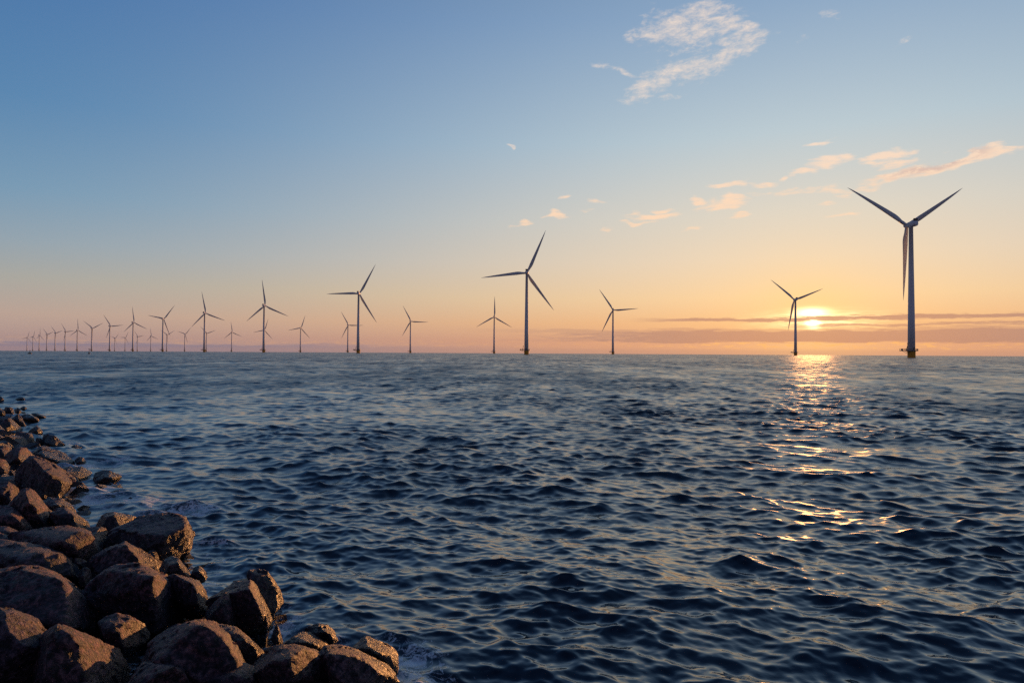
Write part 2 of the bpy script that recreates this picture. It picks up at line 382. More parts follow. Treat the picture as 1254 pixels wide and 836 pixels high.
def rock_mesh(P, sub, seed, rough=1.0):
    c, pl = hull_planes(P)
    D, Fc = ico(sub)
    rq = np.random.default_rng(seed * 17)
    cuts = rq.normal(size=(10, 3)); cuts /= np.linalg.norm(cuts, axis=1)[:, None]
    PP = np.array(P) - c; sup = (PP @ cuts.T).max(axis=0) * rq.uniform(.62, .86, 10)
    pl = np.vstack([pl, np.column_stack([cuts, sup])])
    dot = D @ pl[:, :3].T
    rr = np.where(dot > 1e-3, pl[:, 3] / np.maximum(dot, 1e-3), 1e9)
    size = np.mean(rr.min(axis=1))
    k = 110.0 / size                             # soft minimum rounds the edges a little
    mn = rr.min(axis=1)
    r = mn - np.log(np.exp(-k * np.minimum(rr - mn[:, None], 5 / k * 4)).sum(axis=1)) / k
    r = np.maximum(r, mn * .9)
    q = D * r[:, None] / size
    s = np.array([seed * 3.7, seed * 1.9, seed * .7])
    wrp = np.stack([pnoise(q * 1.3 + s + 5), pnoise(q * 1.3 + s + 25), pnoise(q * 1.3 + s + 45)], 1)
    # layered, chipped surface: low broad lumps, ledges and fine chips
    low_ = pnoise(q * 1.1 + s) * .04
    st = q + wrp * .5
    ax = _G[(seed * 13) % 256]
    lay = st @ ax
    stretched = st * 2.6 - np.outer(lay, ax) * 1.7
    chips = fbm(stretched + s * 2, 5, .55, ridged=True) * .085
    cell = np.floor(st @ _G[(seed * 29 + 3) % 256] * 2.6 + pnoise(st * 1.2 + s) * 1.2)
    ledge = (_P[(cell.astype(np.int64) + seed * 7) & 255] / 255 - .5) * .085
    fine = fbm(st * 7 + s, 5, .66) * .065
    stri = fbm(stretched * 3.3 + s * 3, 4, .6, ridged=True) * .03
    plates = 0
    for M_, tl, of in ((20, .12, .018), (90, .13, .008)):
        sd_ = rq.normal(size=(M_, 3)); sd_ /= np.linalg.norm(sd_, axis=1)[:, None]
        ii = ((D + wrp * .12) @ sd_.T).argmax(axis=1)
        tt = rq.normal(size=(M_, 3)) * tl; oo = rq.normal(size=M_) * of
        plates = plates + ((D - sd_[ii]) * tt[ii]).sum(1) + oo[ii]
    rough = rough * .52
    r = r * (1.13 + plates * rough + rough * (low_ + chips - .02 + ledge + fine + stri - .01))
    return c, D * r[:, None], Fc

ROCKS = []          # (x, y, radius, zc) for foam
GROUP = 'boulders of the embankment'
def rock(name, label, poly, inner=(), push=0.0, h=H0, thick=.75, sub=5, rough=1.0, dt=0.0, cat='boulder'):
    seed = len(ROCKS) + 1
    rs = random.Random(seed * 101)
    xs = [p[0] for p in poly]; ys = [p[1] for p in poly]
    xc, yc = (min(xs) + max(xs)) / 2, (min(ys) + max(ys)) / 2
    hh, ww = max(ys) - min(ys), max(xs) - min(xs)
    t0 = depth_at(xc, yc + .15 * hh, h) + dt
    Wm = ww / F * t0; Hm = hh / F * t0
    S = min(Wm, Hm * 2.2)
    O = Vector((0, 0, EYE)); P = []
    def at(px, py, off): return O + ray(px, py) * (t0 + off)
    back = []
    for x, y in poly:
        off = S * (.42 * (yc - y) / max(hh, 1) * 2 * .8 + push * max(0, (x - xc) / (ww / 2)) + rs.uniform(-.06, .06))
        P.append(at(x, y, off)); back.append((x, y, off))
    pts = list(inner)
    if not pts:
        pts = [(xc + rs.uniform(-.22, .22) * ww, yc + rs.uniform(-.05, .25) * hh, .38), (xc + rs.uniform(-.3, .1) * ww, yc + rs.uniform(-.1, .3) * hh, .32), (xc + .2 * ww, yc + rs.uniform(0, .3) * hh, .3)]
    for x, y, b in pts: P.append(at(x, y, -b * S))
    for x, y, off in back:
        f = .72 + rs.uniform(-.08, .08)
        P.append(at(xc + (x - xc) * f, yc + (y - yc) * f + .06 * hh, off * .5 + S * thick))
    P.append(at(xc, yc + .3 * hh, S * .5) + Vector((0, 0, -.12 * S)))
    c, V, Fc = rock_mesh([tuple(p) for p in P], sub, seed, rough)
    o = link(name, mesh_np(name, V, Fc), M_rock); o.location = c
    tag(o, label, cat, GROUP)
    ROCKS.append((c[0], c[1], max(Wm, S) * .5, c[2] + V[:, 2].max(), c[2] + V[:, 2].min()))
    return o

# each boulder: its outline in sight lines from the shore, ridge points (x, y, how far they stand out), tilt of its sunward side
RK = [
 ('near', 'big rough boulder in the bottom corner with a paler flat top', [(-18,752),(0,749),(15,751),(25,756),(33,759),(44,763),(50,775),(54,780),(50,797),(52,818),(45,840),(20,855),(-25,845),(-30,790)], [(38,784,.42),(0,800,.42),(48,800,.2)], .5, 6),
 ('near', 'orange glowing boulder at the bottom edge, the most sunlit of all', [(54,787),(62,777),(72,768),(84,764),(95,767),(110,775),(128,785),(142,797),(152,812),(155,826),(150,848),(125,860),(60,858),(46,840),(50,815)], [(72,782,.55),(82,806,.62),(92,838,.55),(66,830,.5)], .85, 6),
 ('near', 'small stone with a lit top, tucked against the orange boulder at the bottom edge', [(90,834),(97,827),(108,827),(118,832),(124,845),(118,858),(88,856)], [(100,840,.4)], .4, 5),
 ('near', 'wide dark boulder with flat lit top and orange end, above the orange boulder', [(-20,706),(0,701),(10,702),(16,697),(30,695),(50,698),(68,705),(80,715),(93,724),(102,730),(108,741),(117,750),(116,762),(108,773),(90,776),(60,780),(30,770),(-20,765)], [(88,728,.42),(92,760,.46),(10,712,.42),(40,750,.5)], .95, 6),
 ('near', 'long pale topped boulder with a vertical grain, behind the wide dark one', [(-20,668),(0,664),(12,665),(30,669),(45,670),(60,671),(75,674),(85,683),(93,692),(99,702),(96,708),(80,712),(55,706),(20,706),(-20,708)], [(15,682,.3),(28,690,.42),(70,682,.36),(76,700,.42)], .6, 6),
 ('mid', 'small dark boulder at the frame edge above the long pale topped one', [(-15,656),(0,652),(10,656),(18,663),(22,670),(5,674),(-15,674)], (), .3, 4),
 ('near', 'low dark purple boulder lying between the triangular one and the long pale topped one', [(16,660),(25,653),(50,650),(70,647),(80,646),(100,649),(112,656),(118,665),(123,675),(119,684),(105,690),(70,684),(40,676),(20,670)], [(104,656,.42),(66,664,.4),(108,672,.45)], .6, 6),
 ('mid', 'rounded brown boulder with lit speckles beside the triangular one', [(-15,622),(0,621),(15,622),(28,631),(38,641),(47,650),(43,655),(20,657),(-15,657)], [(18,640,.4),(2,640,.35)], .6, 5),
 ('near', 'triangular boulder, black toward the viewer with a lit sloping side', [(14,622),(28,605),(33,602),(40,604),(50,615),(58,628),(68,635),(78,644),(73,650),(55,656),(35,652),(22,640)], [(33,606,.1),(38,622,.5),(55,640,.55),(46,648,.55)], .9, 6),
 ('mid', 'smooth rounded reddish boulder at the frame edge', [(-15,591),(0,591),(12,592),(22,598),(27,607),(20,616),(13,624),(0,627),(-15,627)], [(5,608,.4)], .5, 5),
 ('near', 'very large black boulder by the foamy water, its far tip lit orange', [(15,582),(30,570),(40,562),(47,562),(60,568),(75,576),(85,583),(92,590),(93,597),(89,606),(82,613),(70,620),(50,622),(40,612),(25,604)], [(42,574,.3),(64,588,.42),(82,600,.4),(45,600,.4)], .55, 6),
 ('mid', 'dark wedge shaped boulder pointing into the water behind the very large black one', [(43,556),(50,549),(55,546),(70,552),(82,559),(90,565),(94,569),(85,573),(68,574),(52,570)], [(56,556,.35)], .4, 5),
 ('mid', 'mottled grey boulder leaning behind the very large black one', [(8,556),(12,551),(25,549),(32,550),(45,560),(42,570),(28,580),(14,582),(5,572)], [(26,562,.35)], .5, 5),
 ('small', 'dark boulder at the frame edge with a reddish lit face', [(-12,542),(0,544),(10,549),(13,558),(9,572),(-12,574)], (), .5, 4),
 ('small', 'small boulder at the frame edge with a bright orange patch, above the smooth rounded one', [(-12,563),(0,562),(7,565),(11,572),(9,580),(0,586),(-12,587)], (), .8, 4),
 ('mid', 'reddish purple boulder standing upright behind the mottled grey one', [(20,530),(28,527),(34,528),(39,533),(42,541),(45,550),(38,554),(26,550),(18,542)], [(32,540,.45)], .5, 5),
 ('small', 'small upright stone glowing orange beside the reddish purple boulder', [(44,537),(48,535),(51,538),(53,546),(49,552),(43,550)], [(45,544,.5)], 1.0, 4),
 ('mid', 'black boulder with a sharp peak at the water edge next to the small orange stone', [(52,540),(54,533),(61,530),(66,533),(72,541),(80,546),(76,551),(62,553),(52,550)], [(60,543,.3)], .3, 5),
 ('mid', 'slanting slab with a pale lit upper face', [(-3,516),(5,512),(13,510),(22,518),(29,527),(26,531),(16,533),(2,536),(-8,528)], [(6,520,.5),(14,530,.45)], .8, 5),
 ('small', 'black boulder leaning on the pale lit slab', [(13,511),(16,507),(21,506),(26,511),(31,521),(28,526),(21,522)], (), .1, 4),
 ('small', 'black pointed boulder standing highest behind the pale lit slab', [(5,503),(8,497),(12,496),(16,501),(18,508),(12,512),(6,510)], (), .4, 4),
 ('small', 'small stone half covered by wash near the highest pointed boulder', [(17,501),(21,499),(24,501),(27,505),(20,508)], (), .2, 4),
 ('small', 'long flat black stone in the water with a lit tip', [(39,507),(43,505),(50,508),(58,510),(56,512),(47,512)], (), .6, 4),
 ('small', 'low black boulder just inshore of the long flat stone', [(24,511),(30,508),(38,507),(45,511),(51,515),(42,518),(28,516)], (), .1, 4),
 ('small', 'low wet boulder between the pale lit slab and the water', [(34,530),(39,525),(45,521),(50,526),(53,532),(44,535)], (), .2, 4),
 ('small', 'small black rock awash in the water, farthest along the shore', [(19,489),(24,486),(28,486),(31,489),(26,491)], (), .1, 3),
 ('small', 'tiny dark rock at the frame edge, farthest up the shore', [(-6,488),(0,485),(4,488),(5,491),(-5,492)], (), .1, 3),
 ('small', 'dark rock at the frame edge below the farthest tiny one', [(-8,502),(0,498),(5,503),(7,510),(-6,513)], (), .3, 4),
 ('small', 'small flat rock awash beyond the highest pointed boulder', [(24,500),(29,497),(33,500),(30,503)], (), .1, 3),
 ('sea', 'rounded black rock standing in the water off the very large black boulder', [(115,587),(118,580),(126,576),(134,577),(142,580),(148,583),(150,588),(140,593),(124,597),(116,594)], (), .15, 5),
 ('sea', 'small black rock barely awash between the two sea rocks', [(132,601),(139,595),(147,593),(151,597),(143,602)], (), .1, 4),
 ('sea', 'flat black rock awash in the foam, lowest of the sea rocks', [(124,609),(130,603),(142,601),(155,603),(167,607),(158,613),(142,617),(128,616)], (), .1, 5),
 ('mid', 'wet dark stone with a pinkish peak between the water and the largest square boulder', [(114,648),(120,638),(128,630),(137,624),(143,630),(155,630),(168,634),(164,645),(150,656),(130,660),(116,655)], [(136,632,.1),(135,645,.35)], .4, 5),
 ('near', 'massive square black boulder at the water, its end face lit orange', [(135,668),(140,655),(150,645),(165,637),(185,631),(200,631),(215,633),(224,636),(231,648),(236,658),(235,672),(225,680),(212,685),(190,692),(165,690),(142,682)], [(220,640,.2),(206,650,.42),(160,655,.42),(212,675,.42)], .8, 6),
 ('near', 'grey blue streaked boulder with a peaked top and sun catching its lower side', [(104,698),(115,684),(130,675),(145,671),(153,666),(162,671),(172,678),(185,684),(195,691),(198,704),(185,712),(150,716),(122,714),(108,708)], [(154,670,.12),(158,690,.5),(160,706,.5),(120,700,.3)], .9, 6),
 ('near', 'huge dark boulder in the middle of the pile with a jagged sunlit lower end', [(106,727),(118,715),(130,703),(150,697),(168,695),(180,698),(192,704),(202,710),(215,716),(222,724),(235,738),(244,752),(240,762),(222,768),(205,768),(185,772),(155,768),(125,758),(110,746)], [(120,722,.3),(196,722,.45),(190,745,.52),(150,720,.38),(196,762,.4)], .85, 6),
 ('mid', 'dark leaning stone just beyond the grey blue streaked boulder', [(195,694),(203,683),(213,678),(220,685),(228,698),(240,712),(244,720),(230,716),(205,708),(197,702)], [(212,692,.35)], .4, 5),
 ('near', 'dark block squeezed between the huge middle boulder and the tall twin rocks', [(198,706),(215,706),(235,709),(248,716),(252,730),(255,746),(247,758),(232,752),(220,735),(205,720)], [(236,722,.45),(240,742,.45)], .6, 5),
 ('mid', 'small round black rock by itself at the waterline', [(231,702),(236,696),(245,694),(251,698),(253,706),(250,712),(242,715),(234,711)], (), .2, 4),
 ('near', 'tall black rock standing in the water, slanting, with seaweed on its foot', [(304,706),(307,699),(314,695),(325,700),(333,708),(342,722),(346,735),(347,746),(340,755),(328,752),(318,738),(309,720)], [(326,722,.3),(332,742,.3)], .45, 5),
 ('near', 'large wedge shaped black rock with a lit ridge, leaning against the tall slanting one', [(256,738),(270,725),(285,714),(295,709),(303,708),(310,718),(318,730),(325,745),(329,760),(325,768),(312,775),(290,776),(262,765)], [(298,716,.35),(310,742,.5),(318,764,.45),(284,745,.4)], .8, 6),
 ('near', 'small wedge shaped rock with a sunlit top in front of the large wedge', [(253,748),(262,736),(275,727),(281,728),(287,740),(291,755),(294,770),(278,778),(256,774)], [(276,736,.35),(276,758,.55)], 1.0, 5),
 ('near', 'broad dark boulder with a sharp lit ridge along the bottom edge', [(166,814),(180,800),(195,785),(210,772),(230,764),(250,762),(262,766),(276,776),(287,792),(297,812),(290,832),(270,845),(235,850),(200,835),(175,822)], [(248,772,.25),(268,790,.48),(284,815,.5),(220,800,.45)], .85, 6),
 ('near', 'wet glinting rock just beyond the sharp lit ridge', [(262,768),(275,766),(290,769),(302,775),(312,783),(319,790),(321,798),(315,806),(300,815),(285,805),(272,785)], [(296,784,.35)], .5, 5),
 ('near', 'low rounded boulder at the bottom edge with a thin sunlit rim', [(150,832),(165,817),(175,813),(200,812),(220,814),(232,820),(239,832),(241,852),(190,862),(148,855)], [(216,820,.35),(225,838,.45),(185,835,.4)], .8, 6),
 ('near', 'purple brown boulder at the bottom edge below the sharp lit ridge', [(240,840),(250,834),(265,828),(285,818),(298,813),(312,819),(320,830),(327,848),(300,862),(245,860)], [(296,828,.4)], .6, 5),
 ('near', 'large slab with a wet blue grey upper face and a black front', [(298,814),(310,805),(322,798),(335,788),(345,785),(360,791),(375,793),(388,800),(398,812),(405,826),(411,848),(380,862),(335,858),(318,832)], [(322,824,.5),(352,812,.52),(386,804,.42),(398,830,.4)], .6, 6),
 ('mid', 'rock with several lit knobs just behind the large wet slab', [(343,786),(355,778),(372,774),(385,777),(398,785),(401,796),(388,800),(370,797),(352,793)], (), .5, 5),
 ('mid', 'small speckled wet rock nearest the open water beyond the large wet slab', [(374,774),(381,768),(390,765),(399,765),(408,772),(413,783),(405,790),(390,786)], (), .7, 5),
 ('near', 'long rippled wet rock sloping down to the bottom edge', [(393,803),(402,794),(415,792),(430,795),(450,805),(470,813),(482,826),(488,848),(460,862),(415,858),(403,830)], [(408,806,.4),(440,815,.42),(458,836,.42)], .5, 6),
 ('near', 'outermost low rock toward the open sea with two lit humps', [(426,796),(438,787),(450,780),(459,786),(468,787),(480,794),(488,804),(491,816),(485,826),(468,816),(446,806)], [(452,796,.3),(470,803,.3)], .6, 5),
 ('near', 'purple stone peeping over the bottom edge in front of the large wet slab', [(364,840),(372,834),(382,832),(395,835),(402,848),(390,860),(366,858)], (), .4, 4),
 ('near', 'dark smooth boulder wedged low between the orange and the sharp ridged boulders', [(118,768),(130,757),(145,753),(160,757),(175,765),(184,775),(178,788),(166,800),(148,806),(135,796),(124,782)], [(150,775,.4)], .4, 5),
 ('small', 'thin splinter of rock standing upright with a bright orange tip', [(331,782),(334,772),(337,763),(340,765),(344,777),(347,788),(338,790)], (), .7, 4),
 ('mid', 'small dark stone in the gap behind the pale upright stone', [(88,684),(100,682),(109,688),(108,698),(99,699),(92,692)], (), .2, 4),
 ('mid', 'pale upright stone in the gap beside the long pale topped boulder', [(96,703),(99,697),(105,694),(111,700),(114,711),(112,724),(105,727),(99,717)], [(103,708,.5)], 1.0, 5),
 ('mid', 'bluish wet stone before the massive square boulder', [(98,655),(106,646),(118,644),(130,646),(134,656),(128,668),(118,676),(108,664)], (), .3, 5),
 ('mid', 'low dark stone at the foot of the very large black boulder', [(50,615),(62,610),(76,611),(84,616),(90,622),(94,628),(86,632),(65,630)], (), .4, 5),
 ('mid', 'sloping dark boulder with a pale rim near the wash, beside the triangular one', [(58,628),(66,621),(76,621),(88,626),(100,634),(110,642),(112,649),(98,654),(80,652),(68,640)], [(92,636,.4)], .7, 5),
 ('mid', 'brown flat stone at the frame edge under the rounded brown boulder', [(-15,650),(-2,645),(8,645),(20,650),(29,655),(18,662),(-10,664)], (), .3, 4),
 ('small', 'tiny rock catching orange light against the massive square boulder', [(179,679),(184,674),(191,675),(195,683),(192,690),(184,688)], (), .9, 4),
 ('small', 'small pale rock in the wash by the dark wedge shaped boulder', [(86,549),(90,545),(95,544),(100,548),(98,552),(89,552)], (), .5, 4),
 ('small', 'small dark rock at the tip of the dark wedge shaped boulder', [(92,563),(97,559),(103,561),(106,565),(99,568),(93,567)], (), .2, 4),
 ('small', 'small wet black rock between the mottled grey boulder and the pale lit slab', [(4,536),(12,533),(20,535),(24,542),(18,549),(6,548)], (), .3, 4),
]
for kind_, lab, poly, inner, push, sub in RK:
    rock('boulder', lab, poly, inner, push, sub=sub, h=(.02 if kind_ == 'sea' else H0))


# ------------------------------------------------------------------ ground under the rocks
def slope_mesh():
    # a gently rough bank that runs along the water's edge
    u = np.linspace(-70, 60, 420); v = np.concatenate([np.linspace(-3.5, 6, 90), np.linspace(6.5, 22, 30)])
    U, Vv = np.meshgrid(u, v, indexing='ij')
    d = np.array([-1, 1]) / math.sqrt(2); n = np.array([-1, -1]) / math.sqrt(2)
    x = -.7 + U * d[0] + Vv * n[0]; y = 4.25 + U * d[1] + Vv * n[1]
    z = np.where(Vv < 0, .45 * Vv, np.minimum(SLOPE * Vv, 1.6)) - .27
    p = np.stack([x.ravel(), y.ravel(), z.ravel()], 1)
    p[:, 2] += fbm(p * np.array([1.5, 1.5, 0]), 4) * .09
    a = np.arange(len(u) * len(v)).reshape(len(u), len(v))
    Q = np.stack([a[:-1, :-1], a[:-1, 1:], a[1:, 1:], a[1:, :-1]], -1).reshape(-1, 4)
    return mesh_np('embankment_ground', p, Q)
tag(link('embankment_ground', slope_mesh(), M_rock), 'dark ground of the stone embankment under the boulders', 'ground', kind='structure')

def rubble():
    # small broken stones lying between and under the boulders, and the rougher bank beyond the picture's side
    D, Fc = ico(2); Vs, Fs = [], []; n = 0; rs = np.random.default_rng(5)
    for i in range(2600):
        U = rs.uniform(-4, 34) if i < 1900 else rs.uniform(-40, 60); v = abs(rs.normal(0, 1)) * (2.2 + .05 * max(U, 0)) - .35
        x = -.7 - U * .7071 - v * .7071; y = 4.25 + U * .7071 - v * .7071
        if x * x + y * y < 1.2 ** 2: continue
        size = rs.uniform(.05, .15) * (1 + .02 * max(U, 0)) * (1 + 1.1 * min(max((U - 5) / 8, 0), 1))
        out = (x / max(y, .1) < -.80) or y < .8
        if out: size = rs.uniform(.12, .4)
        z = (max(SLOPE * v, -.1)) - .16 + .10 * min(max((U - 5) / 8, 0), 1) + (0 if not out else .05)
        s = rs.uniform(.6, 1.25, 3) * size; q = rs.normal(size=(3, 3)); q, _ = np.linalg.qr(q)
        pl = rs.normal(size=(11, 3)); pl /= np.linalg.norm(pl, axis=1)[:, None]; dd = rs.uniform(.62, 1, 11)
        dot = D @ pl.T; r = np.minimum(np.where(dot > .05, dd / np.maximum(dot, .05), 9).min(1), 1.25)
        Vs.append((D * r[:, None] * s) @ q.T + np.array([x, y, z])); Fs.append(Fc + n); n += len(D)
    return mesh_np('stone_rubble', np.concatenate(Vs), np.concatenate(Fs), smooth=False)
tag(link('stone_rubble', rubble(), M_rock), 'small dark broken stones filling the gaps between the boulders', 'rubble', kind='stuff')

# ------------------------------------------------------------------ water
WIND = R(16)
wdir = np.array([-math.sin(WIND), -math.cos(WIND)])      # waves run toward the camera
def spectrum(L, N, lo, hi, seed):
    rg = np.random.default_rng(seed)
    k1 = np.fft.fftfreq(N, d=L / N) * 2 * np.pi
    KX, KY = np.meshgrid(k1, k1, indexing='ij'); K = np.sqrt(KX ** 2 + KY ** 2); K[0, 0] = 1e-6
    Lp = LP
    cosw = (KX * wdir[0] + KY * wdir[1]) / K
    S = (np.exp(-1 / (K * Lp) ** 2) + .11 * np.exp(-1 / (K * .85) ** 2)) / K ** (KEXP) * (0.06 + np.where(cosw > 0, 1.0, .10) * np.abs(cosw) ** 3.4) * np.exp(-(K * .010) ** 2) / np.sqrt(1 + (K / 34) ** 2)
    S[0, 0] = 0
    a = np.clip((K - lo * .8) / (lo * .4), 0, 1) if lo > 0 else 1.0
    b = 1 - np.clip((K - hi * .8) / (hi * .4), 0, 1)
    S = S * a * b
    H = (rg.normal(size=(N, N)) + 1j * rg.normal(size=(N, N))) * np.sqrt(S) * (2 * np.pi / L)
    return H, KX, KY, K
LP = .135; KEXP = 3.72; AMP = 0.0
KS = 2 * np.pi / 2.2
TILES = []
def mips(L, N, lo, hi, seed, nm):
    H, KX, KY, K = spectrum(L, N, lo, hi, seed)
    out = []
    for j in range(nm):
        n = N >> j; cell = L / n
        kc = 2 * np.pi / (3.0 * cell)
        idx = np.r_[0:n // 2, N - n // 2:N]
        h = H[np.ix_(idx, idx)]; kx = KX[np.ix_(idx, idx)]; ky = KY[np.ix_(idx, idx)]; k = K[np.ix_(idx, idx)]
        flt = np.exp(-np.maximum(k / kc - .6, 0) ** 2 * 8); h = h * flt
        hx = np.real(np.fft.ifft2(h)) * n * n
        hc = h * np.exp(-(k * .016) ** 2)
        dx = np.real(np.fft.ifft2(1j * kx / k * hc)) * n * n
        dy = np.real(np.fft.ifft2(1j * ky / k * hc)) * n * n
        sl2 = float((np.abs(h) ** 2 * k ** 2).sum()) * .5
        out.append((np.stack([hx, dx, dy], -1).astype(np.float32), cell, sl2))
    return L, out
tA = mips(31.0, 2048, KS, 1e9, 3, 8)
tB = mips(223.0, 1024, 0.0, KS, 4, 6)
HS = .155
rms = math.sqrt(float(tA[1][0][0][..., 0].var()) + float(tB[1][0][0][..., 0].var()))
AMP = HS / 4 / rms
slope_rms = math.sqrt(tA[1][0][2] + tB[1][0][2]) * AMP

def bil(A, L, x, y):
    n = A.shape[0]; u = (x / L * n) % n; v = (y / L * n) % n
    i = np.floor(u).astype(np.int32); j = np.floor(v).astype(np.int32); fu = (u - i)[:, None].astype(np.float32); fv = (v - j)[:, None].astype(np.float32)
    i %= n; j %= n; i2 = (i + 1) % n; j2 = (j + 1) % n
    return (A[i, j] * (1 - fu) + A[i2, j] * fu) * (1 - fv) + (A[i, j2] * (1 - fu) + A[i2, j2] * fu) * fv
def sample(tile, x, y, lam):
    """displacement with waves shorter than lam removed; also the slope variance that was removed"""
    L, ms = tile; lev = np.log2(np.maximum(lam / (3.0 * ms[0][1]), 1e-3)); lev = np.clip(lev, 0, None)
    out = np.zeros((len(x), 3), np.float32); rem = np.zeros(len(x), np.float32); tot = ms[0][2]
    for j in range(len(ms) + 1):
        w = np.clip(1 - np.abs(np.minimum(lev, len(ms)) - j), 0, 1).astype(np.float32)
        m = w > 0
        if not m.any(): continue
        if j < len(ms):
            out[m] += w[m, None] * bil(ms[j][0], L, x[m], y[m]); rem[m] += w[m] * (tot - ms[j][2])
        else: rem[m] += w[m] * tot
    return out, rem

def water():
    rad = [1.3]
    while rad[-1] < 11000:
        r = rad[-1]
        if r < 3.4: dr = .03
        elif r < 1600: dr = min(.5 * r * r / (EYE * F), .0031 * r)
        else: dr = .03 * r
        rad.append(r + max(dr, .008))
    rad = np.array(rad)
    fa = np.linspace(R(-44), R(44), 1500)
    ca = np.linspace(R(44), R(360 - 44), 140)[1:-1]
    ang = np.concatenate([fa, ca])
    A, Rr = np.meshgrid(ang, rad, indexing='ij')
    x = (np.sin(A) * Rr).ravel(); y = (np.cos(A) * Rr).ravel(); r = Rr.ravel()
    wide_ = (np.abs(A.ravel()) > R(44.5)) & (A.ravel() < R(315.5))
    lam = 2.7 * np.maximum(np.minimum(.5 * r * r / (EYE * F), .0031 * r), .0011 * r)
    lam = np.where(wide_, np.maximum(lam, r * .08), lam)
    dA, rA = sample(tA, x, y, lam); dB, rB = sample(tB, x, y, lam)
    # gusts: the short waves are stronger in some patches than in others
    pp = np.stack([x * .045, y * .03, np.zeros_like(x)], 1)
    gust = (1.02 + .7 * pnoise(pp) + .75 * pnoise(pp * 3.7 + 9) + .5 * pnoise(pp * 11 + 4)).astype(np.float32)
    d = (dA * gust[:, None] + dB) * AMP
    il = ((x + .7) * -1 + (y - 4.25) * -1) / math.sqrt(2)
    calm = np.clip(1 - (il + .2) / 1.2, .25, 1).astype(np.float32)
    d *= calm[:, None]
    ch = .95
    px = x + ch * d[:, 1]; py = y + ch * d[:, 2]; pz = d[:, 0] - r * r / (2 * EARTH)
    a = np.arange(len(ang) * len(rad)).reshape(len(ang), len(rad))
    a2 = np.roll(a, -1, axis=0)
    Q = np.stack([a[:, :-1], a[:, 1:], a2[:, 1:], a2[:, :-1]], -1).reshape(-1, 4)
    me = mesh_np('water', np.stack([px, py, pz], 1), Q)
    var = (rA * gust ** 2 + rB) * AMP ** 2                    # slope variance left to the roughness
    alpha = np.sqrt(2 * var * .5) * ROUGHK + .002
    at = me.attributes.new('ripple', 'FLOAT', 'POINT'); at.data.foreach_set('value', alpha.astype(np.float32))
    near = np.clip(1 - (r - 5) / 30, 0.0, 1)
    at = me.attributes.new('near', 'FLOAT', 'POINT'); at.data.foreach_set('value', near.astype(np.float32))
    at = me.attributes.new('wavelets', 'FLOAT', 'POINT'); at.data.foreach_set('value', np.clip((r - 30) / 120, 0, 1).astype(np.float32))
    foam = np.zeros(len(x), np.float32)
    m = (r < 45) & (np.abs(il) < 4.5)
    xi, yi = x[m], y[m]; f = np.zeros(len(xi), np.float32)
    for (rx, ry, rr, zt, zb) in ROCKS:
        if zb > .25: continue
        dd = np.sqrt((xi - rx) ** 2 + (yi - ry) ** 2) - rr * .7
        f = np.maximum(f, .50 * np.exp(-np.maximum(dd, 0) / .38))
    for (bx, by, br, k) in FOAM:
        dd = (xi - bx) ** 2 + (yi - by) ** 2
        f = np.maximum(f, k * np.exp(-dd / br ** 2))
    foam[m] = f
    at = me.attributes.new('foam', 'FLOAT', 'POINT'); at.data.foreach_set('value', foam)
    return me
ROUGHK = .36
FOAM = []
for px, py, br, k in [(100, 600, .55, .74), (118, 612, .5, .72), (165, 618, .5, .62), (215, 628, .6, .6), (90, 572, .7, .62), (140, 565, .35, .5), (60, 545, 1.0, .5), (30, 505, 1.6, .42), (250, 668, .35, .45), (345, 770, .22, .5), (240, 700, .4, .42), (490, 800, .3, .5), (500, 826, .3, .52), (455, 775, .2, .35)]:
    d = ray(px, py); t = -EYE / d.z; FOAM.append((d.x * t, t, br * 1.25, k + .05))
tag(link('water', water(), M_water), 'dark choppy open sea reflecting the sunset', 'sea', kind='structure')

# ------------------------------------------------------------------ wind turbines
HUB, BL = 95.0, 54.0
def blade_mesh():
    n, secs = 20, 30; V = []; 
    for i in range(secs + 1):
        s = i / secs; s = s ** 1.15; r = 1.3 + s * (BL - 1.3)
        u = r / BL
        if u < .22:
            t = np.clip((u - .03) / .19, 0, 1); t = t * t * (3 - 2 * t); chord = 2.3 + t * 1.5; thk = 1 - .66 * t
        else:
            t = (u - .22) / .78; chord = 3.8 * (1 - t) ** .85 * .86 + .45 * (1 - t ** 6) + .08; chord = min(chord, 3.8); thk = .34 - .2 * t
        le = -.32 * chord if u > .05 else -.5 * chord
        mixo = np.clip((u - .03) / .12, 0, 1); le = -chord * (.5 - .2 * mixo)
        tw = R(13) * (1 - u) ** 2
        for k in range(n):
            a = 2 * math.pi * k / n
            cx = .5 * (1 - math.cos(a)); ty = .5 * math.sin(a) * (thk if thk > .9 else thk * (1.25 * (1 - cx) ** .6 + .02))
            X_ = le + cx * chord; Y_ = ty * chord
            xr = X_ * math.cos(tw) - Y_ * math.sin(tw); yr = X_ * math.sin(tw) + Y_ * math.cos(tw)
            V.append((xr, yr + 1.6 * u * u, r))     # pre-bent toward the wind
    Fq = []
    for i in range(secs):
        for k in range(n):
            a = i * n + k; b = i * n + (k + 1) % n
            Fq.append((a, b, b + n, a + n))
    me = mesh_np('blade', V, Fq); 
    return me

